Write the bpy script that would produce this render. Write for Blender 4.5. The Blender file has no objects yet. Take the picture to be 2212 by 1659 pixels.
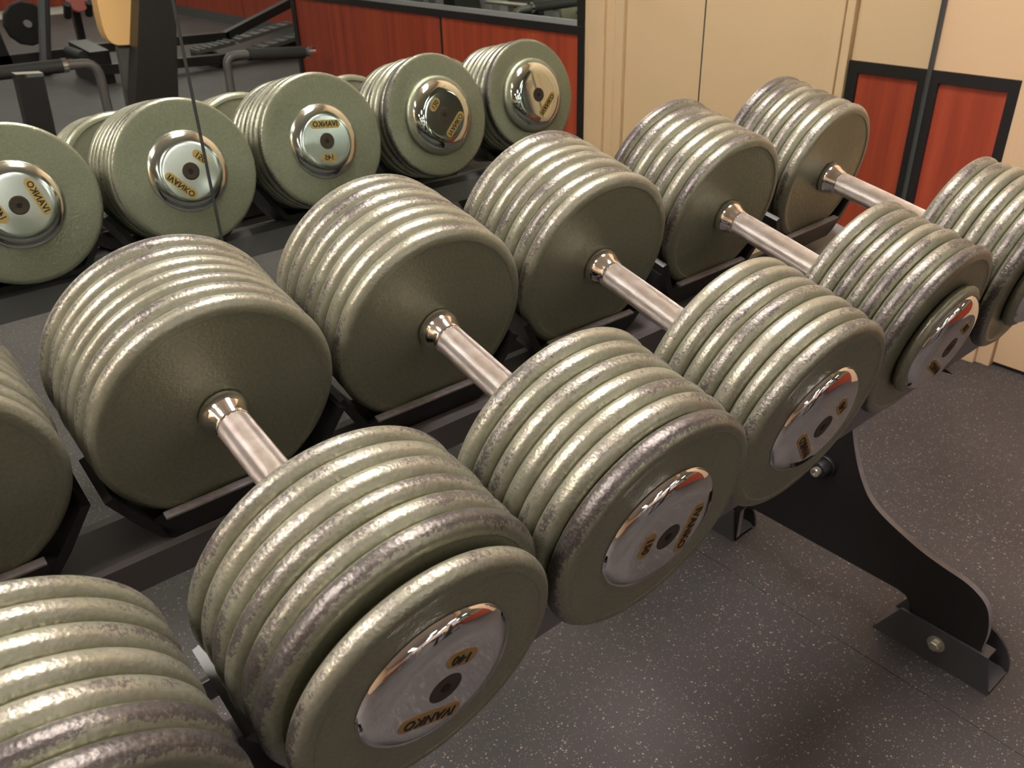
import bpy, bmesh, math, random
from mathutils import Vector, Matrix
random.seed(7)
sc = bpy.context.scene
COL = sc.collection
PI = math.pi

# ------------------------------------------------------------------ camera
AZ, PT, RL = math.radians(38.845), math.radians(29.735), math.radians(-1.710)
fw = Vector((math.sin(AZ)*math.cos(PT), math.cos(AZ)*math.cos(PT), -math.sin(PT)))
rt = Vector((math.cos(AZ), -math.sin(AZ), 0)); up = rt.cross(fw)
r2 = rt*math.cos(RL) + up*math.sin(RL); u2 = -rt*math.sin(RL) + up*math.cos(RL)
cd = bpy.data.cameras.new('camera'); cam = bpy.data.objects.new('camera', cd); COL.objects.link(cam)
M = Matrix((r2, u2, -fw)).transposed().to_4x4(); M.translation = Vector((-0.1602, -1.1185, 1.1758))
cam.matrix_world = M
cd.sensor_fit = 'HORIZONTAL'; cd.sensor_width = 36; cd.lens = 1840.3/2212*36
cd.clip_start = 0.02
cd.dof.use_dof = True; cd.dof.focus_distance = 0.86; cd.dof.aperture_fstop = 15
sc.camera = cam

# ------------------------------------------------------------------ world, exposure
wd = bpy.data.worlds.new('world'); sc.world = wd; wd.use_nodes = True
bg = wd.node_tree.nodes['Background']; bg.inputs[0].default_value = (1, .93, .85, 1); bg.inputs[1].default_value = 0.05
vs = sc.view_settings
vs.view_transform = 'Standard'; vs.look = 'None'; vs.gamma = 1; vs.use_curve_mapping = False
vs.exposure = -0.40

# ------------------------------------------------------------------ room constants
XW = 2.192          # side wall with the door
XL = -4.6           # left wall
YB = -12.0          # far wall
XR = 4.07           # recessed side wall
YC = -3.66          # where the side wall ends
HC = 2.95           # ceiling

# ------------------------------------------------------------------ node helpers
def new_mat(name):
    m = bpy.data.materials.new(name); m.use_nodes = True
    return m, m.node_tree.nodes, m.node_tree.links, m.node_tree.nodes['Principled BSDF']
def srgb(r, g, b):
    f = lambda c: (c/255/12.92) if c/255 <= .04045 else ((c/255+.055)/1.055)**2.4
    return (f(r), f(g), f(b), 1)
def plain(name, col, rough=.5, metal=0.0, spec=.5, emit=None, estr=0, bump=0, bscale=200, var=0):
    m, N, L, B = new_mat(name)
    B.inputs['Base Color'].default_value = col; B.inputs['Roughness'].default_value = rough
    B.inputs['Metallic'].default_value = metal; B.inputs['Specular IOR Level'].default_value = spec
    if emit:
        B.inputs['Emission Color'].default_value = emit; B.inputs['Emission Strength'].default_value = estr
    if bump or var:
        tc = N.new('ShaderNodeTexCoord'); no = N.new('ShaderNodeTexNoise')
        no.inputs['Scale'].default_value = bscale; no.inputs['Detail'].default_value = 4
        L.new(tc.outputs['Object'], no.inputs['Vector'])
        if bump:
            bp = N.new('ShaderNodeBump'); bp.inputs['Strength'].default_value = bump; bp.inputs['Distance'].default_value = .002
            L.new(no.outputs['Fac'], bp.inputs['Height']); L.new(bp.outputs['Normal'], B.inputs['Normal'])
        if var:
            mx = N.new('ShaderNodeMix'); mx.data_type = 'RGBA'
            mx.inputs['A'].default_value = tuple(c*(1-var) for c in col[:3])+(1,)
            mx.inputs['B'].default_value = tuple(min(1, c*(1+var)) for c in col[:3])+(1,)
            L.new(no.outputs['Fac'], mx.inputs['Factor']); L.new(mx.outputs['Result'], B.inputs['Base Color'])
    return m
def math_node(N, L, op, a, b=None, c=None):
    n = N.new('ShaderNodeMath'); n.operation = op
    for i, v in enumerate((a, b, c)):
        if v is None: continue
        if isinstance(v, (int, float)): n.inputs[i].default_value = v
        else: L.new(v, n.inputs[i])
    return n.outputs[0]
def ramp(N, L, fac, stops):
    r = N.new('ShaderNodeValToRGB'); L.new(fac, r.inputs[0])
    el = r.color_ramp.elements
    while len(el) < len(stops): el.new(.5)
    for e, (p, c) in zip(el, stops): e.position = p; e.color = c
    return r.outputs[0]

def plate_material():
    """hammered grey-green enamel, rubbed through to bare iron along the rims"""
    m, N, L, B = new_mat('green hammered enamel')
    tc = N.new('ShaderNodeTexCoord'); oi = N.new('ShaderNodeObjectInfo')
    off = N.new('ShaderNodeVectorMath'); off.operation = 'ADD'
    sc_ = N.new('ShaderNodeVectorMath'); sc_.operation = 'SCALE'
    sc_.inputs[0].default_value = (7.3, 3.1, 5.7); L.new(oi.outputs['Random'], sc_.inputs['Scale'])
    L.new(tc.outputs['Object'], off.inputs[0]); L.new(sc_.outputs[0], off.inputs[1])
    V = off.outputs[0]
    at = N.new('ShaderNodeAttribute'); at.attribute_name = 'crest'
    wr = N.new('ShaderNodeAttribute'); wr.attribute_type = 'OBJECT'; wr.attribute_name = 'wear'
    def noise(scale, detail=4, rough=.6, vec=V):
        n = N.new('ShaderNodeTexNoise'); n.inputs['Scale'].default_value = scale; n.inputs['Detail'].default_value = detail
        n.inputs['Roughness'].default_value = rough; L.new(vec, n.inputs['Vector']); return n.outputs['Fac']
    big = noise(9, 2); mid = noise(42, 3, .6); fine = noise(340, 4, .75); mott = noise(260, 3, .6)
    # rubbed amount: crest * (big, mid, fine) against the plate's own wear level
    s = math_node(N, L, 'MULTIPLY_ADD', big, .85, math_node(N, L, 'MULTIPLY', mid, .55))
    s = math_node(N, L, 'MULTIPLY_ADD', fine, 1.25, s)                     # ~1.33 mean
    s = math_node(N, L, 'ADD', s, math_node(N, L, 'MULTIPLY', at.outputs['Fac'], .62))
    s = math_node(N, L, 'ADD', s, wr.outputs['Fac'])
    s = math_node(N, L, 'SUBTRACT', s, 1.98)
    mr = N.new('ShaderNodeMapRange'); mr.inputs['From Min'].default_value = -.03; mr.inputs['From Max'].default_value = .13
    L.new(s, mr.inputs['Value']); wear = mr.outputs[0]
    # paint colour, faint mottling
    c1 = ramp(N, L, mott, [(.3, srgb(130, 130, 112)), (.7, srgb(144, 144, 126))])
    # rubbed, greasy film near the crest
    film = N.new('ShaderNodeMix'); film.data_type = 'RGBA'
    fm = math_node(N, L, 'MULTIPLY', at.outputs['Fac'], math_node(N, L, 'MULTIPLY_ADD', mid, 1.6, -.45)); 
    fmc = N.new('ShaderNodeClamp'); L.new(fm, fmc.inputs[0])
    L.new(math_node(N, L, 'MULTIPLY', fmc.outputs[0], .7), film.inputs['Factor']); L.new(c1, film.inputs['A']); film.inputs['B'].default_value = srgb(176, 169, 158)
    mx = N.new('ShaderNodeMix'); mx.data_type = 'RGBA'
    iron = ramp(N, L, fine, [(.35, srgb(48, 44, 46)), (.75, srgb(116, 108, 108))])
    L.new(math_node(N, L, 'MULTIPLY', wear, .92), mx.inputs['Factor']); L.new(film.outputs['Result'], mx.inputs['A']); L.new(iron, mx.inputs['B'])
    L.new(mx.outputs['Result'], B.inputs['Base Color'])
    L.new(math_node(N, L, 'MULTIPLY_ADD', wear, .08, .52), B.inputs['Metallic'])
    L.new(math_node(N, L, 'MULTIPLY_ADD', wear, .07, math_node(N, L, 'MULTIPLY_ADD', fine, .16, .25)), B.inputs['Roughness'])
    tg = N.new('ShaderNodeTangent'); tg.direction_type = 'RADIAL'; tg.axis = 'Y'
    L.new(tg.outputs[0], B.inputs['Tangent'])
    fz = N.new('ShaderNodeMapRange'); fz.inputs['From Min'].default_value = .12; fz.inputs['From Max'].default_value = .0; fz.inputs['To Max'].default_value = .75
    L.new(at.outputs['Fac'], fz.inputs['Value']); L.new(fz.outputs[0], B.inputs['Anisotropic'])
    bp = N.new('ShaderNodeBump'); bp.inputs['Strength'].default_value = .42; bp.inputs['Distance'].default_value = .0009
    vo = N.new('ShaderNodeTexVoronoi'); vo.inputs['Scale'].default_value = 330; L.new(V, vo.inputs['Vector'])
    h = math_node(N, L, 'MULTIPLY_ADD', vo.outputs['Distance'], .55, mott)
    h = math_node(N, L, 'MULTIPLY_ADD', wear, -.12, h)
    L.new(h, bp.inputs['Height']); L.new(bp.outputs['Normal'], B.inputs['Normal'])
    return m

def knurl_material():
    m, N, L, B = new_mat('knurled steel')
    B.inputs['Metallic'].default_value = 1; B.inputs['Roughness'].default_value = .3
    tc = N.new('ShaderNodeTexCoord'); sp = N.new('ShaderNodeSeparateXYZ'); L.new(tc.outputs['Object'], sp.inputs[0])
    th = math_node(N, L, 'ARCTAN2', sp.outputs[0], sp.outputs[2])
    a = math_node(N, L, 'MULTIPLY', th, 60); y = math_node(N, L, 'MULTIPLY', sp.outputs[1], 60/.0165)
    s1 = math_node(N, L, 'SINE', math_node(N, L, 'ADD', a, y)); s2 = math_node(N, L, 'SINE', math_node(N, L, 'SUBTRACT', a, y))
    h = math_node(N, L, 'MULTIPLY', s1, s2)
    bp = N.new('ShaderNodeBump'); bp.inputs['Strength'].default_value = .6; bp.inputs['Distance'].default_value = .0007
    L.new(h, bp.inputs['Height']); L.new(bp.outputs['Normal'], B.inputs['Normal'])
    no = N.new('ShaderNodeTexNoise'); no.inputs['Scale'].default_value = 60; L.new(tc.outputs['Object'], no.inputs['Vector'])
    c = ramp(N, L, no.outputs['Fac'], [(.35, srgb(218, 206, 196)), (.65, srgb(240, 232, 226))])
    L.new(c, B.inputs['Base Color'])
    return m

def rubber_material():
    m, N, L, B = new_mat('speckled rubber')
    tc = N.new('ShaderNodeTexCoord'); V = tc.outputs['Object']
    # warp so that flecks are ragged
    wn = N.new('ShaderNodeTexNoise'); wn.inputs['Scale'].default_value = 160; L.new(V, wn.inputs['Vector'])
    vm = N.new('ShaderNodeVectorMath'); vm.operation = 'MULTIPLY_ADD'; vm.inputs[1].default_value = (.005, .005, .005)
    L.new(wn.outputs['Color'], vm.inputs[0]); L.new(V, vm.inputs[2])
    def flecks(scale, thr, dens):
        v = N.new('ShaderNodeTexVoronoi'); v.inputs['Scale'].default_value = scale; L.new(vm.outputs[0], v.inputs['Vector'])
        sx = N.new('ShaderNodeSeparateXYZ'); L.new(v.outputs['Color'], sx.inputs[0])
        size = math_node(N, L, 'MULTIPLY', sx.outputs[1], thr)
        near = math_node(N, L, 'LESS_THAN', v.outputs['Distance'], size)
        pick = math_node(N, L, 'GREATER_THAN', sx.outputs[0], 1-dens)
        return math_node(N, L, 'MULTIPLY', near, pick), sx.outputs[2]
    f1, t1 = flecks(240, .46, .20); f2, t2 = flecks(460, .52, .20)
    fl = math_node(N, L, 'MAXIMUM', f1, math_node(N, L, 'MULTIPLY', f2, .8))
    big = N.new('ShaderNodeTexNoise'); big.inputs['Scale'].default_value = 2.2; big.inputs['Detail'].default_value = 5; L.new(V, big.inputs['Vector'])
    base = ramp(N, L, big.outputs['Fac'], [(.3, srgb(48, 45, 46)), (.7, srgb(65, 61, 62))])
    tan = ramp(N, L, t1, [(0, srgb(96, 86, 72)), (.5, srgb(128, 115, 97)), (1, srgb(158, 150, 140))])
    mx = N.new('ShaderNodeMix'); mx.data_type = 'RGBA'; L.new(fl, mx.inputs['Factor']); L.new(base, mx.inputs['A']); L.new(tan, mx.inputs['B'])
    L.new(mx.outputs['Result'], B.inputs['Base Color'])
    B.inputs['Roughness'].default_value = .55; B.inputs['Specular IOR Level'].default_value = .5
    fn = N.new('ShaderNodeTexNoise'); fn.inputs['Scale'].default_value = 500; L.new(V, fn.inputs['Vector'])
    bp = N.new('ShaderNodeBump'); bp.inputs['Strength'].default_value = .3; bp.inputs['Distance'].default_value = .001
    L.new(fn.outputs['Fac'], bp.inputs['Height']); L.new(bp.outputs['Normal'], B.inputs['Normal'])
    return m

def cherry_material():
    m, N, L, B = new_mat('cherry laminate')
    tc = N.new('ShaderNodeTexCoord'); mp = N.new('ShaderNodeMapping'); mp.inputs['Scale'].default_value = (14, 14, .55)
    L.new(tc.outputs['Object'], mp.inputs[0])
    n1 = N.new('ShaderNodeTexNoise'); n1.inputs['Scale'].default_value = 1.6; n1.inputs['Detail'].default_value = 6; n1.inputs['Roughness'].default_value = .6
    L.new(mp.outputs[0], n1.inputs['Vector'])
    c = ramp(N, L, n1.outputs['Fac'], [(.3, srgb(124, 48, 32)), (.5, srgb(144, 58, 37)), (.72, srgb(162, 71, 44))])
    L.new(c, B.inputs['Base Color']); B.inputs['Roughness'].default_value = .42
    return m

MAT = dict(
    plate=plate_material(), knurl=knurl_material(), rubber=rubber_material(), cherry=cherry_material(),
    chrome=plain('chrome', (.86, .86, .87, 1), .05, 1.0),
    satin=plain('worn chrome', (.80, .80, .81, 1), .14, 1.0),
    collar=plain('polished steel', (.84, .82, .80, 1), .09, 1.0),
    blackbolt=plain('blackened screw', srgb(78, 66, 58), .45, .7),
    socket=plain('socket shade', srgb(18, 16, 15), .6, .2),
    gold=plain('brass badge', srgb(206, 172, 112), .34, .92),
    ink=plain('black lettering', srgb(26, 21, 15), .5),
    black=plain('black powder coat', srgb(19, 18, 19), .5, 0, .5, bump=.12, bscale=600),
    grey=plain('charcoal powder coat', srgb(100, 97, 101), .42, 0, .5, bump=.12, bscale=600),
    bracket=plain('dark bracket coat', srgb(60, 59, 62), .42, 0, .5, bump=.12, bscale=600),
    saddle=plain('black saddle plastic', srgb(24, 23, 24), .38, 0, .5, var=.2, bscale=60),
    worn=plain('worn saddle edge', srgb(140, 134, 136), .4, .0, .5, var=.45, bscale=170),
    cut=plain('grey plate edge', srgb(122, 117, 119), .5, .0, .5, var=.3, bscale=60),
    zinc=plain('zinc bolt', srgb(190, 186, 172), .35, .8),
    cream=plain('cream paint', srgb(196, 168, 135), .55, 0, .4, bump=.05, bscale=90),
    trim=plain('black trim', srgb(24, 22, 23), .45),
    mirror=plain('mirror glass', (.80, .855, .80, 1), .0, 1.0),
    edge=plain('mirror edge', srgb(62, 64, 63), .35, .0),
    ceiling=plain('ceiling tile', srgb(222, 216, 206), .8),
    lamp=plain('lit diffuser', (.9, .9, .9, 1), .5, emit=(1, .915, .86, 1), estr=66.0),
    lamp2=plain('lit diffuser far', (.9, .9, .9, 1), .5, emit=(1, .95, .91, 1), estr=14.0),
    white=plain('white metal', srgb(225, 225, 222), .5),
    tan=plain('tan vinyl', srgb(238, 192, 132), .45),
    pink=plain('pink vinyl', srgb(205, 120, 112), .5),
    machine=plain('black machine steel', srgb(30, 29, 31), .4),
    tube=plain('grey machine tube', srgb(84, 82, 82), .4),
    foam=plain('black foam grip', srgb(36, 36, 36), .7),
    silver=plain('silver machine steel', srgb(150, 152, 156), .4, .3),
    base=plain('grey cove base', srgb(74, 78, 76), .5),
    label=plain('sticker film', srgb(48, 44, 45), .4),
    labelink=plain('sticker print', srgb(196, 188, 188), .5),
)

# ------------------------------------------------------------------ mesh helpers
def finish(bm, name, mat, parent=None, smooth=None, loc=None, rot=None):
    me = bpy.data.meshes.new(name); bmesh.ops.recalc_face_normals(bm, faces=bm.faces); bm.to_mesh(me); bm.free()
    return link(me, name, mat, parent, smooth, loc, rot)
def link(me, name, mat, parent=None, smooth=None, loc=None, rot=None):
    if mat is not None and not me.materials: me.materials.append(mat)
    if smooth is not None:
        for p in me.polygons: p.use_smooth = True
        me.set_sharp_from_angle(angle=math.radians(smooth))
    o = bpy.data.objects.new(name, me); COL.objects.link(o)
    if parent: o.parent = parent
    if loc is not None: o.location = loc
    if rot is not None: o.rotation_euler = rot
    return o
def box_bm(x0, x1, y0, y1, z0, z1, bm=None, bevel=0):
    bm = bm or bmesh.new()
    v = [bm.verts.new(p) for p in ((x0,y0,z0),(x1,y0,z0),(x1,y1,z0),(x0,y1,z0),(x0,y0,z1),(x1,y0,z1),(x1,y1,z1),(x0,y1,z1))]
    fs = [bm.faces.new([v[i] for i in f]) for f in ((0,3,2,1),(4,5,6,7),(0,1,5,4),(1,2,6,5),(2,3,7,6),(3,0,4,7))]
    if bevel:
        es = list({e for f in fs for e in f.edges})
        bmesh.ops.bevel(bm, geom=es, offset=bevel, segments=2, affect='EDGES', profile=.5)
    return bm
def prism_bm(pts, a0, a1, axis='x', bm=None):
    """extrude a closed 2-D outline along an axis (x: pts are (y,z); y: pts are (x,z); z: pts are (x,y))"""
    bm = bm or bmesh.new()
    def P(p, a): return {'x': (a, p[0], p[1]), 'y': (p[0], a, p[1]), 'z': (p[0], p[1], a)}[axis]
    A = [bm.verts.new(P(p, a0)) for p in pts]; Bv = [bm.verts.new(P(p, a1)) for p in pts]
    bm.faces.new(A); bm.faces.new(list(reversed(Bv)))
    n = len(pts)
    for i in range(n): bm.faces.new((A[i], Bv[i], Bv[(i+1) % n], A[(i+1) % n]))
    return bm
def lathe_bm(prof, seg=96, axis='y', bm=None):
    """prof: list of (r, a); r==0 makes a pole"""
    bm = bm or bmesh.new(); rings = []
    for r, a in prof:
        if r < 1e-6:
            p = (0, a, 0) if axis == 'y' else ((a, 0, 0) if axis == 'x' else (0, 0, a))
            rings.append([bm.verts.new(p)])
        else:
            ring = []
            for k in range(seg):
                c, s = math.cos(2*PI*k/seg)*r, math.sin(2*PI*k/seg)*r
                ring.append(bm.verts.new((c, a, s) if axis == 'y' else ((a, c, s) if axis == 'x' else (c, s, a))))
            rings.append(ring)
    for A, Bq in zip(rings, rings[1:]):
        for k in range(seg):
            k2 = (k+1) % seg
            if len(A) == 1 and len(Bq) == 1: continue
            if len(A) == 1: bm.faces.new((A[0], Bq[k2], Bq[k]))
            elif len(Bq) == 1: bm.faces.new((A[k], A[k2], Bq[0]))
            else: bm.faces.new((A[k], A[k2], Bq[k2], Bq[k]))
    return bm
def tube_bm(pts, r, seg=12, bm=None):
    bm = bm or bmesh.new(); pts = [Vector(p) for p in pts]; prev = None; rings = []
    n0 = None
    for i, p in enumerate(pts):
        d = ((pts[i+1]-p) if i == 0 else (p-pts[i-1]) if i == len(pts)-1 else ((pts[i+1]-p).normalized()+(p-pts[i-1]).normalized())).normalized()
        if n0 is None:
            n0 = d.orthogonal().normalized()
        n0 = (n0 - d*n0.dot(d)).normalized(); b = d.cross(n0)
        rings.append([bm.verts.new(p + (n0*math.cos(2*PI*k/seg) + b*math.sin(2*PI*k/seg))*r) for k in range(seg)])
    for A, Bq in zip(rings, rings[1:]):
        for k in range(seg): bm.faces.new((A[k], A[(k+1) % seg], Bq[(k+1) % seg], Bq[k]))
    bm.faces.new(rings[0]); bm.faces.new(list(reversed(rings[-1])))
    return bm
def bend(pts, rad=.05, n=5):
    """round the inner corners of a polyline"""
    pts = [Vector(p) for p in pts]; out = [pts[0]]
    for i in range(1, len(pts)-1):
        a = (pts[i-1]-pts[i]); b = (pts[i+1]-pts[i]); k = min(rad, a.length*.45, b.length*.45)
        p0 = pts[i]+a.normalized()*k; p1 = pts[i]+b.normalized()*k
        for j in range(n+1):
            t = j/n; out.append((1-t)**2*p0 + 2*t*(1-t)*pts[i] + t*t*p1)
    out.append(pts[-1]); return out
def beam_bm(p, q, w, h, bm=None):
    bm = bm or bmesh.new(); p, q = Vector(p), Vector(q); d = (q-p).normalized()
    s = d.cross(Vector((0, 0, 1)))
    s = s.normalized() if s.length > 1e-4 else Vector((1, 0, 0)); t = s.cross(d)
    v = [bm.verts.new(e + s*a*w/2 + t*b*h/2) for e in (p, q) for a, b in ((-1,-1),(1,-1),(1,1),(-1,1))]
    for f in ((0,1,2,3),(7,6,5,4),(0,4,5,1),(1,5,6,2),(2,6,7,3),(3,7,4,0)): bm.faces.new([v[i] for i in f])
    return bm
def thing(name, label, cat, loc=(0,0,0), rot=(0,0,0), group=None):
    o = bpy.data.objects.new(name, None); COL.objects.link(o); o.empty_display_size = .05
    o.location = loc; o.rotation_euler = rot; o['label'] = label; o['category'] = cat
    if group: o['group'] = group
    return o
def structure(o, label=None):
    o['kind'] = 'structure'
    if label: o['label'] = label
    return o
def text_mesh(body, size, extrude):
    cu = bpy.data.curves.new('lettering', 'FONT'); cu.body = body; cu.size = size; cu.extrude = extrude
    cu.align_x = 'CENTER'; cu.align_y = 'CENTER'; cu.offset = size*.022; cu.resolution_u = 3; cu.space_character = 1.02
    ob = bpy.data.objects.new('lettering', cu); COL.objects.link(ob)
    dg = bpy.context.evaluated_depsgraph_get()
    me = bpy.data.meshes.new_from_object(ob.evaluated_get(dg))
    bpy.data.objects.remove(ob); bpy.data.curves.remove(cu)
    return me

# ================================================================== SETTING
# floor: rolled rubber mats laid side by side, open joints between them
fl = finish(box_bm(XL, XR, YB, .05, -.10, -.012), 'floor', MAT['base'], None)
structure(fl, 'dark speckled rubber gym floor')
near = [XL, -3.4, -2.2, -1.0, .975, 2.69, XR]
far = [XL, -3.2, -1.9, -.2, 1.222, 2.69, XR]
for seams, y0, y1 in ((near, -3.9, .04), (far, -8.0, -3.9), (far, YB, -8.0)):
    for a, b in zip(seams, seams[1:]):
        finish(box_bm(a+.0006, b-.0006, y0+.0006, y1-.0006, -.02, 0, bevel=.0006), 'rubber_mat', MAT['rubber'], fl)
ce = structure(finish(box_bm(XL, XR, YB, .1, HC, HC+.08), 'ceiling', MAT['ceiling']), 'white ceiling above the gym')

# mirror wall behind the rack, one-metre panels with visible joints
wb = structure(finish(box_bm(XL, XW+.3, .012, .16, 0, HC), 'wall_back', MAT['cream']), 'mirrored wall behind the dumbbell rack')
xs = [XL, -3.7633, -2.7633, -1.7633, -.7633, .2367, 1.2386, XW-.004]
for a, b in zip(xs, xs[1:]):
    finish(box_bm(a+.0022, b-.0022, 0, .006, .045, 2.5), 'mirror_panel', MAT['mirror'], wb)
for x in xs[1:-1]:
    finish(box_bm(x-.004, x+.004, .0005, .012, .045, 2.5), 'mirror_joint', MAT['edge'], wb)
finish(box_bm(XL, XW, -.006, .012, .0, .045, bevel=.002), 'mirror_channel', MAT['trim'], wb)
finish(box_bm(XW-.008, XW-.001, -.006, .01, .045, 2.5), 'corner_trim', MAT['edge'], wb)

# side wall at the right: cherry wainscot panel, door with casing, more wainscot with a mirror over it
ws = structure(finish(box_bm(XW+.02, XW+.16, YC, .16, 0, HC), 'wall_right', MAT['cream']), 'cream painted side wall with cherry wainscot')
def slab(name, y0, y1, z0, z1, x, mat, thick=.03, par=None, bevel=0):
    return finish(box_bm(x, x+thick, min(y0, y1), max(y0, y1), z0, z1, bevel=bevel), name, MAT[mat], par or ws)
slab('wall_paint_strip', -.001, -.235, .752, HC, XW+.004, 'cream')
slab('wainscot_panel', -.028, -.205, .10, .722, XW+.004, 'cherry', .02)
slab('panel_trim', -.001, -.235, .722, .752, XW-.004, 'trim', .03)
slab('panel_trim', -.001, -.028, .0, .722, XW-.004, 'trim', .03)
slab('panel_trim', -.205, -.235, .0, .722, XW-.004, 'trim', .03)
slab('panel_trim', -.028, -.205, .0, .10, XW-.004, 'base', .03)
# door casing in stepped strips, then the door leaf
for (y0, y1, dx) in ((-.236, -.262, -.016), (-.262, -.300, -.024), (-.300, -.338, -.010)):
    slab('door_casing', y0, y1, 0, 2.15, XW+dx, 'cream', .06, bevel=.002)
for (y0, y1, dx) in ((-1.110, -1.150, -.010), (-1.150, -1.190, -.012), (-1.190, -1.230, -.026), (-1.230, -1.270, -.020), (-1.270, -1.312, .0)):
    slab('door_casing', y0, y1, 0, 2.15, XW+dx, 'cream', .06, bevel=.002)
slab('door_casing', -.338, -1.11, 2.07, 2.15, XW-.02, 'cream', .06, bevel=.002)
d1 = structure(slab('door_1', -.340, -1.108, .012, 2.07, XW+.006, 'cream', .03), 'flush cream door in the side wall')
finish(tube_bm([(XW-.055, -1.03, 1.0), (XW-.055, -.93, 1.0)], .010), 'door_handle', MAT['zinc'], d1)
finish(tube_bm([(XW+.01, -1.03, 1.0), (XW-.055, -1.03, 1.0)], .011), 'door_handle_stem', MAT['zinc'], d1)
slab('door_gap_shade', -.340, -1.108, 0, .012, XW+.012, 'trim', .02)  # black strip stands in for the shade under the door
slab('wall_paint_strip', -.236, -1.312, 2.15, HC, XW+.004, 'cream')
# further wainscot
slab('panel_trim', -1.313, YC, .725, .755, XW-.006, 'trim', .03)
slab('panel_trim', -1.313, -1.345, 0, .725, XW-.006, 'trim', .03)
slab('panel_trim', -2.226, -2.238, .1, .725, XW-.001, 'trim', .02)
slab('panel_trim', YC, YC+.04, 0, .755, XW-.008, 'trim', .12)
slab('wainscot_panel', -1.345, -2.226, .10, .725, XW+.002, 'cherry', .02)
slab('wainscot_panel', -2.238, YC+.04, .10, .725, XW+.002, 'cherry', .02)
slab('cove_base', -1.345, YC+.04, 0, .10, XW-.004, 'base', .03)
slab('side_mirror', -1.350, YC+.03, .772, 2.4, XW+.004, 'mirror', .01)
slab('mirror_channel', -1.313, YC+.03, .755, .774, XW-.002, 'silver', .02)
slab('panel_trim', -1.313, -1.350, .755, 2.4, XW-.004, 'trim', .02)

# rest of the room
wr_ = structure(finish(box_bm(XR, XR+.15, YB, YC, 0, HC), 'wall_recess', MAT['ceiling']), 'recessed side wall with cherry wainscot')
for k in range(5):
    y1 = YC-.02-1.65*k; y0 = y1-1.63
    finish(box_bm(XR-.02, XR, y0, y1, .10, .9), 'wainscot_panel', MAT['cherry'], wr_)
finish(box_bm(XR-.026, XR, YB, YC, 0, .10), 'cove_base', MAT['base'], wr_)
finish(box_bm(XR-.026, XR, YB, YC, .9, .93), 'panel_trim', MAT['trim'], wr_)
wj = structure(finish(box_bm(XW+.03, XR, YC, YC+.15, 0, HC), 'wall_return', MAT['cream']), 'short cream return wall at the end of the side wall')
wf = structure(finish(box_bm(XL, XR, YB-.15, YB, 0, HC), 'wall_front', MAT['ceiling']), 'cream wall on the far side of the gym')
wl = structure(finish(box_bm(XL-.15, XL, YB, .16, 0, HC), 'wall_left', MAT['cream']), 'cream wall at the left end of the gym')
for w, n in ((wf, 5), (wl, 4)):
    for k in range(n):
        if w is wf: bm = box_bm(XL+.05+1.7*k, XL+1.68+1.7*k, YB, YB+.02, .1, .9)
        else: bm = box_bm(XL, XL+.02, YB+.05+1.7*k, YB+1.68+1.7*k, .1, .9)
        finish(bm, 'wainscot_panel', MAT['cherry'], w)

# ceiling lights: a row over the rack, more rows over the floor
def ceiling_light(x, y, sx, sy, label, grp, mat):
    t = thing('ceiling_light', label, 'ceiling light', (x, y, HC), group=grp)
    bm = box_bm(-sx/2-.03, sx/2+.03, -sy/2-.03, sy/2+.03, -.02, .0)
    finish(bm, 'frame', MAT['white'], t)
    finish(box_bm(-sx/2, sx/2, -sy/2, sy/2, -.028, -.0205), 'diffuser', mat, t)
for x in (.95, -1.5, -3.9):
    ceiling_light(x, -.47, .55, .9, 'fluorescent ceiling light panel in the row over the dumbbell rack', 'ceiling lights over the rack', MAT['lamp'])
for y in (-5.6, -8.4, -11.0):
    for x in (-1.5, .95, 3.2):
        ceiling_light(x, y, .55, 1.2, 'square-cornered ceiling light panel over the open gym floor', 'ceiling lights over the gym floor', MAT['lamp2'])

# ================================================================== DUMBBELL RACK
TILT = math.radians(12.596); CT, ST = math.cos(TILT), math.sin(TILT)
PY, PZ = -.5116, .7562
def rail_yz(s, z):           # s runs from the mirror to the front, z across the rack bed
    return (PY - CT*s - ST*z, PZ - ST*s + CT*z)
rack = thing('dumbbell_rack', 'black single tier dumbbell rack with curved end plates in front of the mirror', 'rack', (.39, -.5, 0))
def rk(o):                    # keep world placement under the rack's empty
    o.parent = rack; o.matrix_parent_inverse = Matrix.Translation((-.39, .5, 0)); return o
X0, X1 = -.47, 1.205
def rail(name, sf, sr, sb):
    prof = [(sf, -.1345), (sf-.0045, -.130), (sr, -.130), (sb, -.1400), (sb, -.178), (sf, -.178)]
    bm = prism_bm([rail_yz(*p) for p in prof], X0, X1, 'x')
    return rk(finish(bm, name, MAT['grey'], None))
rail('rear_rail', -.073, -.128, -.146)
rail('front_rail', .190, .135, .117)

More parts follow.
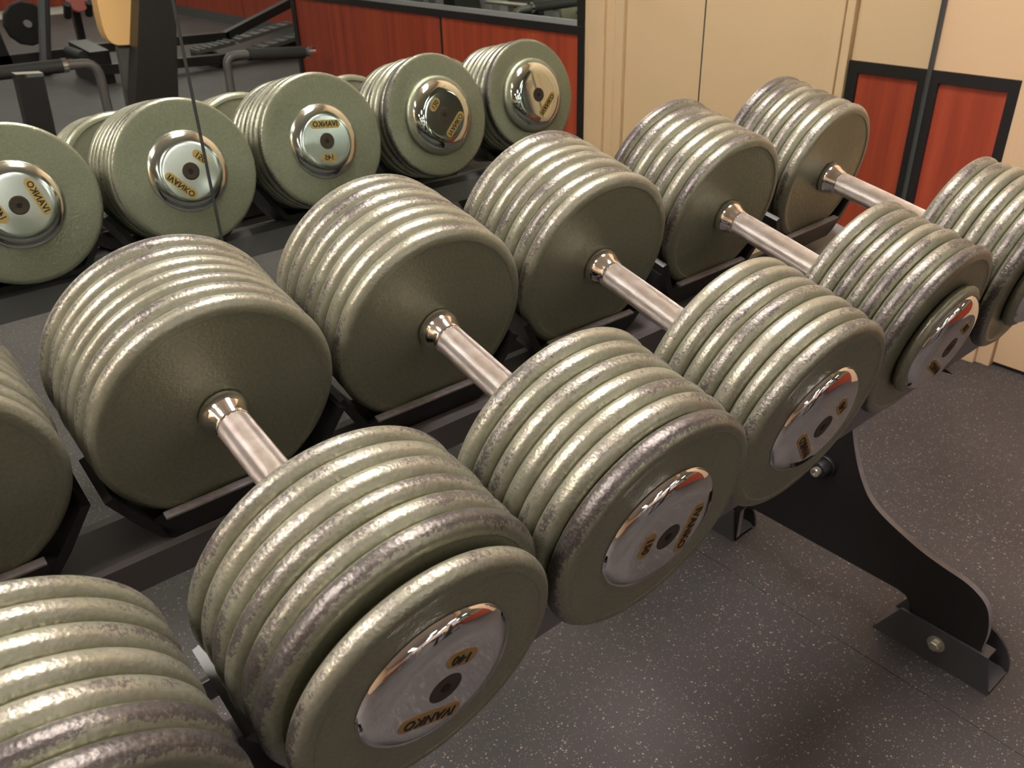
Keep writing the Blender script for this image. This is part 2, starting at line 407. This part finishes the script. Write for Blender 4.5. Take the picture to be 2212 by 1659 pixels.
def end_plate(xa, xb):
    f = [(-.655,.541),(-.612,.532),(-.565,.503),(-.538,.455),(-.5291,.4047),(-.538,.360),(-.5544,.3131),(-.5714,.2794),(-.5901,.2543),(-.6161,.2358),(-.653,.2195),(-.6923,.2055),
         (-.7324,.1965),(-.7665,.1912),(-.7891,.1831),(-.8071,.170),(-.8185,.1495),(-.8247,.1164),(-.8241,.082),(-.822,.01),(-.702,.01),(-.7005,.075),(-.697,.092),(-.688,.1015),(-.672,.1055),
         (-.372,.1035),(-.350,.098),(-.340,.08),(-.338,.01),(-.125,.01),(-.122,.11),(-.135,.20),(-.17,.30),(-.225,.42),(-.29,.53),(-.331,.6135)]
    # refine the outline with a Catmull-Rom pass over the S-curve part
    out = []
    for i in range(len(f)):
        p0, p1, p2, p3 = (Vector(f[(i+k-1) % len(f)]) for k in range(4))
        smooth = 0 <= i <= 18 or 29 <= i <= 33
        for j in range(4 if smooth else 1):
            t = j/4
            out.append(tuple(.5*((2*p1)+(-p0+p2)*t+(2*p0-5*p1+4*p2-p3)*t*t+(-p0+3*p1-3*p2+p3)*t**3)) if smooth else tuple(p1))
    bm = prism_bm(out, xa, xb, 'x')
    me = bpy.data.meshes.new('end_plate'); bmesh.ops.recalc_face_normals(bm, faces=bm.faces)
    bm.to_mesh(me); bm.free(); me.materials.append(MAT['black']); me.materials.append(MAT['cut'])
    for p in me.polygons:
        if abs(p.normal.x) < .5: p.material_index = 1  # edge faces take a lighter grey than the black sides
    return rk(link(me, 'end_plate', None))
def foot(xl, y_back_b, y_back_t, y_front_t, y_front_b, xr):
    th = .005; H = .0745
    left = [(y_back_b, 0), (y_back_t, H), (y_front_t, H), (y_front_b, 0)]
    bm = prism_bm(left, xl, xl+th, 'x')
    # base plate with its bolt hole at the front end
    box_bm(xl+th, xr-th, y_front_b+.052, y_back_b, 0, th, bm)
    b2 = bmesh.new()
    cy, cx, r = y_front_b+.028, (xl+xr)/2+.008, .0085
    outer = [(xl+th, y_front_b), (xr-th, y_front_b), (xr-th, y_front_b+.052), (xl+th, y_front_b+.052)]
    n = 16
    for zz, rev in ((th, False), (0, True)):
        O = []
        for k in range(n):
            a = 2*PI*(k+.5)/n - 3*PI/4 - PI/4
            O.append((cx+r*math.cos(a), cy+r*math.sin(a)))
        sq = []
        for (px, py) in O:
            dx, dy = px-cx, py-cy
            k_ = min(((xr-th-cx)/dx if dx > 0 else (xl+th-cx)/dx) if abs(dx) > 1e-9 else 9e9, ((y_front_b+.052-cy)/dy if dy > 0 else (y_front_b-cy)/dy) if abs(dy) > 1e-9 else 9e9)
            sq.append((cx+dx*k_, cy+dy*k_))
        Ov = [b2.verts.new((p[0], p[1], zz)) for p in O]; Sv = [b2.verts.new((p[0], p[1], zz)) for p in sq]
        for k in range(n): b2.faces.new((Ov[k], Ov[(k+1) % n], Sv[(k+1) % n], Sv[k]))
    tmp = bpy.data.meshes.new('t'); b2.to_mesh(tmp); b2.free(); bm.from_mesh(tmp); bpy.data.meshes.remove(tmp)
    # right wall, cut in a curve at the front
    right = [(y_back_b, 0), (y_back_t, H)]
    for k in range(8):
        a = PI/2*k/7
        right.append((y_front_b+.062-.062*math.sin(a), H*math.cos(a)*.86+.012*(1-k/7) if k < 7 else 0.006))
    right.append((y_front_b, 0))
    prism_bm(right, xr-th, xr, 'x', bm)
    # top strip between the wall and the plate at the front end
    box_bm(xl+th, xl+.030, y_front_t, y_front_t+.016, H-.004, H, bm)
    o = rk(finish(bm, 'foot_bracket', MAT['bracket']))
    yb = y_front_b+.097 if y_front_b < -.6 else y_front_b+.10
    w = finish(lathe_bm([(0, 0), (.0150, 0), (.0150, -.0025), (.012, -.003), (0, -.003)], 24, 'x'), 'washer', MAT['zinc'], o, loc=(xl, yb, .0445))
    hb = lathe_bm([(0, -.003), (.0095, -.003), (.0095, -.0105), (.008, -.0120), (0, -.0120)], 6, 'x')
    finish(hb, 'hex_bolt', MAT['zinc'], o, loc=(xl, yb, .0445))
    return o
for xe in (1.0475, -.43):
    end_plate(xe+.0055, xe+.0175)
    foot(xe, -.648, -.688, -.838, -.855, xe+.080)
    foot(xe, -.130, -.140, -.327, -.334, xe+.080)
# boss with a bolt on the inner side of each end plate
for xe, sg in ((1.053, -1), (-.4125, 1)):
    b = rk(finish(lathe_bm([(0, 0), (.021, 0), (.021, .006*sg), (.019, .008*sg), (.0165, .008*sg), (.0165, .024*sg), (.0145, .027*sg), (0, .027*sg)], 32, 'x'), 'spacer_boss', MAT['black'], None, 40, loc=(xe, -.500, .280)))
    finish(lathe_bm([(0, .027*sg), (.0085, .027*sg), (.0085, .036*sg), (.0072, .0372*sg), (.0046, .0372*sg), (.0046, .033*sg), (0, .033*sg)], 18, 'x'), 'cap_bolt', MAT['zinc'], b)

# warning sticker on the front rail
sy, sz = rail_yz(.164, -.1298)
sticker = rk(finish(box_bm(-.042, .014, -.021, .021, 0, .0006), 'warning_sticker', MAT['label'], None, loc=(-.018, sy, sz), rot=(TILT, 0, 0)))
bm = bmesh.new()
prism_bm([(-.020, .004), (-.010, .004), (-.015, .0135)], .0006, .0009, 'z', bm)
finish(bm, 'warning_triangle', MAT['labelink'], sticker)
bm = bmesh.new(); rr = random.Random(4)
for row in range(4):
    x = -.022
    while x < -.006:
        w_ = rr.uniform(.001, .003)
        box_bm(x, x+w_, .0005-row*.0035, .0015-row*.0035, .0006, .0008, bm); x += w_+.0009
o = finish(bm, 'sticker_print', MAT['labelink'], sticker)

# ================================================================== DUMBBELLS
def plate_mesh(pitch, flat=False):
    """unit-radius disc of given thickness: flat faces, rounded bead rim; crest attribute marks the rim"""
    R0 = .1187
    rc = .0012                      # faces lie a little below the bead
    prof = [(0, rc, 0), (R0*.30, rc, 0), (R0-.022, rc, 0), (R0-.0152, rc, .02), (R0-.0146, rc*.85, .10), (R0-.0133, rc*.1, .16)]
    n = 13; g = .0078
    for k in range(n+1):
        t = -1 + 2*k/n
        y = pitch*(.5 + .5*t*.985); r = R0 - g*abs(t)**2.7
        prof.append((r, y, max(0.16, 1-abs(t)**2.2*1.02)))
    prof += [(r, pitch-y, c) for r, y, c in reversed(prof[:6])]
    if flat:                        # outermost plate of a rear head: its back is flat almost to the edge
        keep = [q for q in prof[:6+n+1] if q[1] < pitch*.72]
        prof = keep + [(R0-.0010, pitch-.0030, .8), (R0-.0028, pitch-.0012, .55), (R0-.0052, pitch-.0002, .35), (R0-.0080, pitch, .05), (R0-.022, pitch, 0), (R0*.30, pitch, 0), (0, pitch, 0)]
    bm = lathe_bm([(r, y) for r, y, c in prof], 112, 'y')
    bmesh.ops.recalc_face_normals(bm, faces=bm.faces)
    me = bpy.data.meshes.new('plate'); bm.to_mesh(me); bm.free()
    at = me.attributes.new('crest', 'FLOAT', 'POINT')
    lut = {}
    for r, y, c in prof: lut[(round(r, 5), round(y, 5))] = c
    for v in me.vertices:
        key = (round(math.hypot(v.co.x, v.co.z), 5), round(v.co.y, 5))
        at.data[v.index].value = lut.get(key, 0)
    me.materials.append(MAT['plate'])
    for p in me.polygons: p.use_smooth = True
    me.set_sharp_from_angle(angle=math.radians(32))
    return me
PM = {}
def plate_for(pitch, flat=False):
    k = (round(pitch, 5), flat)
    if k not in PM: PM[k] = plate_mesh(*k)
    return PM[k]
RC = .0653
cap_prof = [(0, .0112), (.0138, .0112), (.030, .0112), (.040, .0112), (.0432, .01119), (.0455, .01112), (.0485, .0108), (.0515, .0102), (.0545, .0092), (.0572, .0080), (.0597, .0065), (.0618, .0049), (.0635, .0032), (.0646, .0015), (.0650, .0), (.0653, -.0005), (0, -.0005)]
def cap_mesh():
    bm = lathe_bm(cap_prof, 96, 'y'); bmesh.ops.recalc_face_normals(bm, faces=bm.faces)
    me = bpy.data.meshes.new('end_cap'); bm.to_mesh(me); bm.free(); me.materials.append(MAT['chrome'])
    for p in me.polygons: p.use_smooth = True
    me.set_sharp_from_angle(angle=math.radians(60)); return me
CAPM = cap_mesh(); CAPS = CAPM.copy(); CAPS.materials[0] = MAT['satin']
def pill_mesh(L, H):
    pts = []
    for k in range(9):
        a = -PI/2 + PI*k/8; pts.append((L/2-H/2+math.cos(a)*H/2, math.sin(a)*H/2))
    for k in range(9):
        a = PI/2 + PI*k/8; pts.append((-L/2+H/2+math.cos(a)*H/2, math.sin(a)*H/2))
    bm = prism_bm(pts, 0, .0005, 'z'); bmesh.ops.recalc_face_normals(bm, faces=bm.faces)
    me = bpy.data.meshes.new('badge'); bm.to_mesh(me); bm.free(); return me
PILLN = pill_mesh(.0585, .0142); PILLW = pill_mesh(.0285, .0150)
for m_ in (PILLN, PILLW): m_.materials.append(MAT['gold'])
PILLB = pill_mesh(.024, .012); PILLB.materials.append(MAT['collar'])
TXT = {}
def text_for(s, size):
    if s not in TXT:
        me = text_mesh(s, size, .0003); me.materials.clear(); me.materials.append(MAT['ink']); TXT[s] = me
    return TXT[s]
def bolt_meshes():
    a = lathe_bm([(0, .0113), (.0045, .0113), (.0118, .0116), (.0138, .0114), (.0140, .0111), (0, .0111)], 40, 'y'); bmesh.ops.recalc_face_normals(a, faces=a.faces)
    ma = bpy.data.meshes.new('screw'); a.to_mesh(ma); a.free(); ma.materials.append(MAT['blackbolt'])
    b = lathe_bm([(0, .0119), (.0042, .0119), (.0044, .0113), (0, .0113)], 6, 'y'); bmesh.ops.recalc_face_normals(b, faces=b.faces)  # raised dark hexagon, the shade of the socket hole put into its colour
    mb = bpy.data.meshes.new('hex_socket_shade'); b.to_mesh(mb); b.free(); mb.materials.append(MAT['socket']); return ma, mb
SCREW, SOCKET = bolt_meshes()
def end_cap(parent, y, front, phi, name, number):
    """cap sits at local y; front caps face -y. phi turns it clockwise as seen in the picture"""
    cap = link(CAPS if number in ('140', '145', '150', '130') and not front else CAPM, 'end_cap', None, parent, None, (0, y, 0), (0, 0, PI if front else 0))
    cap['label'] = 'domed chrome end cap'
    def part(me, nm, par): return link(me, nm, None, par)
    sc_ = part(SCREW, 'screw', cap); part(SOCKET, 'hex_socket_shade', cap)
    # badge placement: picture axes X (right) and Z (up); the cap's local frame faces +y
    ph = math.radians(phi)
    for me, txt, size, d in ((PILLN, name, .0128, 1), (PILLW if number else PILLB, number, .0122, -1)):
        ux, uz = math.sin(ph)*d, math.cos(ph)*d            # centre direction in picture axes
        rx, rz = math.cos(ph), -math.sin(ph)               # reading direction in picture axes (front caps)
        if front:  # local x = -X because the cap is turned by pi about z
            c = Vector((-ux*.0285, .01125, uz*.0285)); rd = Vector((-rx, 0, rz)); ud = Vector((-math.sin(ph), 0, math.cos(ph)))
        else:      # seen in the mirror: text runs towards -X
            c = Vector((ux*.0285, .01125, uz*.0285)); rd = Vector((-rx, 0, -rz)); ud = Vector((math.sin(ph), 0, math.cos(ph)))
        mw = Matrix((rd, ud, rd.cross(ud))).transposed().to_4x4(); mw.translation = c
        b = link(me, 'name_badge' if d == 1 else 'weight_badge', None, cap)
        b.matrix_local = mw
        if txt:
            t = link(text_for(txt, size), 'lettering', None, cap); t.matrix_local = mw @ Matrix.Translation((0, 0, .0006))
    return cap

HH = .0950          # half the grip length between the heads
def handle_parts(parent):
    g = finish(lathe_bm([(.0163, -HH+.020), (.0165, -HH+.030), (.0168, 0), (.0165, HH-.030), (.0163, HH-.020)], 64, 'y'), 'grip', MAT['knurl'], parent, 40, (0, 0, 0))
    for s in (-1, 1):
        pr = [(.0236, 0), (.0241, .003), (.0239, .006), (.0231, .009), (.0216, .0125), (.0196, .0165), (.0184, .0205), (.0176, .0228), (.0168, .0240), (.0163, .0242)]
        finish(lathe_bm([(r, s*(HH-a)) for r, a in pr], 48, 'y'), 'collar', MAT['collar'], parent, 45)
def dumbbell(P, R, yaw, tilt, Lb, Lf, label, phiB, phiF, number, frontnum=None, Rf=None, Rlast=None, nb=7, nf=7, step=0.0, gap=0.0, wear=None, seed=0):
    rr = random.Random(seed)
    T = TILT + tilt
    w = Vector((-math.sin(yaw)*-math.sin(T)*-1, -math.cos(yaw)*math.sin(T), math.cos(T)))
    rot = (T, 0, yaw)
    Rm = Matrix.Rotation(yaw, 3, 'Z') @ Matrix.Rotation(T, 3, 'X')
    base = Vector((P[0], P[1], P[2]+.7562)) + Rm @ Vector((0, 0, -R))
    t = thing('dumbbell', label, 'dumbbell', base, rot, 'dumbbells on the rack')
    holder = t
    def lift(o): o.location = (o.location[0], o.location[1], o.location[2]+R); return o
    before = set(bpy.data.objects)
    handle_parts(t)
    Rf = Rf or R
    for side, L, n, rad in ((1, Lb, nb, R), (-1, Lf, nf, Rf)):
        g_ = gap if side == -1 else 0
        pitch = (L-g_)/n
        y = HH
        ps = [rr.uniform(.90, 1.10) for _ in range(n)]; ps = [q*n/sum(ps) for q in ps]
        for k in range(n):
            pk = pitch*ps[k]
            if g_ and k == n-1: y += g_
            rk_ = rad*(Rlast/rad if (side == -1 and k == n-1 and Rlast) else 1)*rr.uniform(.985, 1.004)
            s = rk_/.1187
            me = plate_for(pitch, side == 1 and k == n-1)
            o = link(me, 'plate', None, t, None, (rr.uniform(-.0011, .0011), y if side == 1 else -y-pk, (rk_-rad)*.6+rr.uniform(-.0004, .0004)))
            o.rotation_euler = (0, rr.uniform(0, 6.28), 0)
            o.scale = (s, ps[k], s)
            o['wear'] = (wear or {}).get((side, k), rr.uniform(-.04, .10)+(.08 if step else 0))
            y += pk
        if g_:   # spacer washer that shows as a dark gap
            finish(lathe_bm([(0, 0), (.055, 0), (.055, -g_), (0, -g_)], 48, 'y'), 'spacer', MAT['plate'], t, 40, (0, -(HH+L-pk-g_), 0))
        if step:
            sm = [(0, 0), (.0655, 0), (.0715, .0015), (.0742, .006), (.0735, .0105), (.0690, .0140), (.0655, .0150), (0, .0150)]
            o = finish(lathe_bm([(r, side*a) for r, a in sm], 80, 'y'), 'small_plate', MAT['plate'], t, 60, (0, side*(HH+L-.001), 0)); o['wear'] = -.15
        yc = side*(HH+L+(.0135 if step else -.0002))
        end_cap(t, yc, side == -1, phiB if side == 1 else phiF, 'IVANKO', (number if side == 1 else (frontnum or number)))
    for o in set(bpy.data.objects)-before:
        if o.parent is t: lift(o)
    return t

DB = [  # P, R, yaw, tilt, Lb, Lf
    dict(P=(-.1940, -.5160, -.004), R=.1185, yaw=0, tilt=0, Lb=.135, Lf=.147, label='dumbbell cut off at the lower left corner, with a badly rubbed outer plate',
         phiB=20, phiF=40, number='130', wear={(-1, 6): .42, (-1, 5): .30}, seed=1),
    dict(P=(.0543, -.5211, -.0037), R=.1187, yaw=.0055, tilt=-.0142, Lb=.1293, Lf=.1454, label='nearest full dumbbell, its chrome cap stamped 140 upside down, one smaller outer plate standing off',
         phiB=76, phiF=205, number='140', Rlast=.1095, gap=.006, wear={(-1, 5): .34, (-1, 4): .16, (-1, 3): .08}, seed=2),
    dict(P=(.2993, -.5125, -.0040), R=.1179, yaw=-.0173, tilt=-.0048, Lb=.1480, Lf=.1470, label='dumbbell right of the one stamped 140, front rim rubbed bare',
         phiB=-131, phiF=102, number='150', Rlast=.1165, wear={(-1, 6): .38, (-1, 2): .10}, seed=3),
    dict(P=(.5474, -.5099, -.0021), R=.1185, yaw=-.0209, tilt=.0064, Lb=.1436, Lf=.1400, label='dumbbell stamped 145 in the mirror, third from the right, above the black boss bolt',
         phiB=7, phiF=233, number='145', Rlast=.1160, wear={(-1, 6): .16, (1, 6): .18}, seed=4),
    dict(P=(.8028, -.5062, .0013), R=.1152, yaw=.0045, tilt=.0165, Lb=.1380, Lf=.1320, label='dumbbell stamped 120 in the mirror, second from the right, cap on a small stepped plate',
         phiB=138, phiF=215, number='120', Rf=.1170, step=.015, wear={(-1, 6): .36, (-1, 5): .15, (1, 0): .16, (1, 6): .34, (1, 5): .16}, seed=5),
    dict(P=(1.0507, -.5085, .0086), R=.1117, yaw=.0301, tilt=-.0040, Lb=.1350, Lf=.1399, label='rightmost dumbbell at the end of the rack beside the cherry wall panel',
         phiB=138, phiF=60, number='', Rf=.1160, step=.015, wear={(-1, 6): .36, (1, 6): .34, (1, 5): .18}, seed=6),
]
# saddles on both rails carry the heads
def saddle_mesh(length, lip_front):
    out = [(-.121, -.052), (-.096, -.098), (-.080, -.122), (-.068, -.130), (.068, -.130), (.080, -.122), (.096, -.098), (.121, -.052), (.114, -.049), (.088, -.092), (.070, -.1185), (.060, -.1215), (-.060, -.1215), (-.070, -.1185), (-.088, -.092), (-.114, -.049)]
    bm = prism_bm(out, 0, length, 'y')
    return bm
for d in DB:
    P, R = d['P'], d['R']; T = TILT+d['tilt']
    Rm = Matrix.Rotation(d['yaw'], 3, 'Z') @ Matrix.Rotation(T, 3, 'X')
    for side in (1, -1):
        dz = .1215 - R - .0006       # raise the saddle so that its bed touches this dumbbell's plates
        c = Vector((P[0], P[1], P[2]+.7562)) + Rm @ Vector(((.0, .004, -.004, .004, .0, .0)[DB.index(d)], side*(HH-.005), dz))
        out_len = .066 if side == 1 else .088
        bm = saddle_mesh(out_len, True)
        if side == -1: bmesh.ops.scale(bm, vec=(1, -1, 1), verts=bm.verts)
        o = finish(bm, 'saddle', MAT['saddle'], None); o.location = c; o.rotation_euler = (T, 0, d['yaw'])
        rk(o)
        # lip across the inner end, its top edge rubbed shiny
        lb = prism_bm([(-.083, -.0985), (-.072, -.0955), (.072, -.0955), (.083, -.0985), (.076, -.122), (-.076, -.122)], 0, side*.0045, 'y')
        lip = finish(lb, 'saddle_lip', MAT['saddle'], o)
        eb = box_bm(-.0745, .0745, min(-side*.0048, side*.0045), max(-side*.0048, side*.0045), -.0975, -.0940, bevel=.0009)
        finish(eb, 'rubbed_edge', MAT['worn' if side == 1 else 'saddle'], o)
for d in DB: dumbbell(**d)

# ================================================================== GYM EQUIPMENT (seen in the mirrors)
def part(bm, name, mat, t, smooth=None):
    o = finish(bm, name, MAT[mat], None, smooth); o.parent = t; o.matrix_parent_inverse = Matrix.Translation(-Vector(t.location)); return o
t = thing('leg_curl_machine', 'black exercise machine with a tan pad and two foam roller arms', 'gym machine', (1.25, -3.3, 0))
bm = bmesh.new()
vb = [bm.verts.new(p) for p in ((1.01,-3.36,.0),(1.25,-3.36,.0),(1.25,-3.25,.0),(1.01,-3.25,.0),(1.36,-3.36,1.25),(1.49,-3.36,1.25),(1.49,-3.25,1.25),(1.36,-3.25,1.25))]
for f in ((0,3,2,1),(4,5,6,7),(0,1,5,4),(1,2,6,5),(2,3,7,6),(3,0,4,7)): bm.faces.new([vb[i] for i in f])
part(bm, 'upright', 'machine', t)
for dx in (-.012, .0):
    part(beam_bm((1.06+dx, -3.385, 0), (1.245+dx, -3.385, .62), .02, .035), 'side_plate', 'tube', t)
pts = []
for k in range(28):
    a = 2*PI*k/28; pts.append((1.205+.115*math.copysign(abs(math.cos(a))**.6, math.cos(a))+.03*math.sin(a), .86+.245*math.copysign(abs(math.sin(a))**.6, math.sin(a))))
bm = prism_bm(pts, -3.46, -3.37, 'y'); part(bm, 'pad', 'tan', t, 40)
part(beam_bm((1.13, -3.42, .0), (1.17, -3.42, .62), .05, .06), 'pad_column', 'tube', t)
part(tube_bm(bend([(.965,-3.2,.0),(.975,-3.2,.578),(.835,-3.2,.582)], .07), .021), 'arm', 'tube', t, 40)
part(tube_bm([(.835,-3.2,.582),(.44,-3.2,.585)], .029, 16), 'foam_roller', 'foam', t, 40)
part(tube_bm([(.848,-3.2,.582),(.828,-3.2,.582)], .031, 16), 'roller_ring', 'chrome', t, 40)
part(tube_bm(bend([(1.56,-3.2,.0),(1.575,-3.2,.538),(1.70,-3.2,.528)], .06), .021), 'arm', 'tube', t, 40)
part(tube_bm([(1.69,-3.2,.528),(1.995,-3.2,.504)], .029, 16), 'foam_roller', 'foam', t, 40)
part(tube_bm([(1.995,-3.2,.504),(2.015,-3.2,.502)], .021, 16), 'roller_end', 'tube', t, 40)
part(tube_bm([(2.015,-3.2,.502),(2.052,-3.2,.499)], .028, 16), 'end_cap', 'chrome', t, 40)
part(beam_bm((.9,-3.2,.03), (1.65,-3.2,.03), .08, .06), 'base_beam', 'machine', t)
part(beam_bm((1.14,-3.0,.03), (1.14,-3.9,.03), .08, .06), 'base_beam', 'machine', t)
part(beam_bm((.585,-2.9,0), (.623,-2.9,.60), .07, .10), 'seat_post', 'machine', t)
part(beam_bm((.623,-2.9,.60), (.624,-2.9,.614), .07, .10), 'post_cap', 'chrome', t)
part(beam_bm((.585,-2.9,.03), (1.14,-3.1,.03), .08, .05), 'base_beam', 'machine', t)

t = thing('leg_press', 'low black leg press frame with ribbed foot plates', 'gym machine', (2.6, -6.5, 0))
part(beam_bm((1.85,-6.8,.19), (3.07,-6.8,.165), .09, .07), 'frame_beam', 'machine', t)
part(beam_bm((3.05,-6.8,.165), (3.95,-6.8,.46), .09, .07), 'frame_beam', 'machine', t)
part(beam_bm((1.75,-6.2,.11), (2.72,-6.2,.075), .09, .07), 'frame_beam', 'machine', t)
part(beam_bm((2.7,-6.2,.075), (3.6,-6.3,.10), .09, .07), 'frame_beam', 'machine', t)
part(beam_bm((1.80,-6.75,.14), (1.80,-6.2,.11), .14, .26), 'stop_block', 'machine', t)
part(beam_bm((3.9,-6.8,0), (3.9,-6.8,.9), .10, .10), 'upright', 'machine', t)
part(beam_bm((2.75,-6.2,.0), (2.75,-6.8,.0), .08, .20), 'leg', 'machine', t)
for (p, q) in (((3.02,-6.5,.16), (3.52,-6.45,.25)), ((3.05,-6.25,.10), (3.55,-6.2,.19)), ((2.62,-6.45,.12), (2.95,-6.45,.16))):
    fp = part(beam_bm(p, q, .18, .03), 'foot_plate', 'tube', t)
    for k in range(6):
        a = Vector(p).lerp(Vector(q), (k+.5)/6)
        o = part(beam_bm(a+Vector((0,-.085,.018)), a+Vector((0,.085,.018)), .02, .012), 'tread_rib', 'base', t)
part(tube_bm([(1.68,-6.6,.22), (1.68,-6.2,.22)], .035), 'roller', 'foam', t, 40)

t = thing('plate_loaded_press', 'black plate loaded press with a large iron plate and a slanted bar', 'gym machine', (1.7, -7.6, 0))
part(tube_bm([(1.84,-7.4,.75), (1.56,-7.0,.02)], .045, 8), 'slanted_bar', 'machine', t)
part(lathe_bm([(0, 0), (.17, 0), (.185, .01), (.185, .035), (.17, .045), (0, .045)], 12, 'y'), 'weight_plate', 'machine', t).location = (1.68, -7.8, .33)
part(tube_bm([(1.68,-7.7,.33), (1.68,-7.95,.33)], .03), 'plate_horn', 'silver', t, 40)
part(beam_bm((1.3,-7.9,.04), (2.1,-7.9,.04), .1, .08), 'base_beam', 'machine', t)
part(beam_bm((1.45,-7.9,0), (1.35,-7.9,.9), .1, .1), 'upright', 'machine', t)

t = thing('exercise_chair', 'small exercise seat with a pink pad and two black rollers far across the gym', 'gym machine', (2.33, -8.5, 0))
part(lathe_bm([(0, 0), (.085, 0), (.10, .02), (.10, .06), (.085, .08), (0, .08)], 20, 'y'), 'pad', 'pink', t, 40).location = (2.33, -8.54, .41)
for x in (2.22, 2.42): part(tube_bm([(x, -8.55, .28), (x, -8.45, .40)], .035), 'roller', 'foam', t, 40)
part(beam_bm((2.33,-8.7,0), (2.33,-8.6,.7), .07, .07), 'upright', 'machine', t)

t = thing('bench_press', 'grey barbell bench with a green iron plate on the bar', 'gym bench', (-.1, -4.2, 0))
for y in (-3.95, -4.75): part(beam_bm((-.05, y, 0), (.05, y, 1.1), .08, .08), 'upright', 'silver', t)
part(tube_bm([(0,-3.2,.46), (0,-5.3,.46)], .016), 'bar', 'zinc', t, 40)
o = part(lathe_bm([(0, 0), (.14, 0), (.15, .008), (.15, .03), (.14, .038), (0, .038)], 32, 'y'), 'weight_plate', 'plate', t, 40); o.location = (0, -3.7, .46)
for y in (-5.0, -5.06): 
    o = part(lathe_bm([(0, 0), (.17, 0), (.18, .008), (.18, .03), (.17, .038), (0, .038)], 32, 'y'), 'weight_plate', 'machine', t, 40); o.location = (0, y, .46)
part(box_bm(-1.3, -.1, -4.5, -4.2, .38, .46, bevel=.02), 'bench_pad', 'foam', t)
part(beam_bm((-1.2,-4.35,0), (-1.2,-4.35,.38), .08, .08), 'leg', 'silver', t)
part(beam_bm((-.3,-4.35,0), (-.3,-4.35,.38), .08, .08), 'leg', 'silver', t)
t = thing('cable_machine', 'grey cable machine with a white weight stack cover', 'gym machine', (-1.1, -6.5, 0))
for y in (-5.9, -7.1): part(beam_bm((-1.1, y, 0), (-1.1, y, 2.1), .1, .1), 'upright', 'silver', t)
part(beam_bm((-1.1,-5.9,2.05), (-1.1,-7.1,2.05), .1, .1), 'crossbar', 'silver', t)
part(box_bm(-1.25, -.95, -6.8, -6.2, .05, 1.4, bevel=.02), 'stack_cover', 'silver', t)
part(beam_bm((-1.5,-6.5,.03), (-.3,-6.5,.03), .12, .06), 'base_beam', 'silver', t)
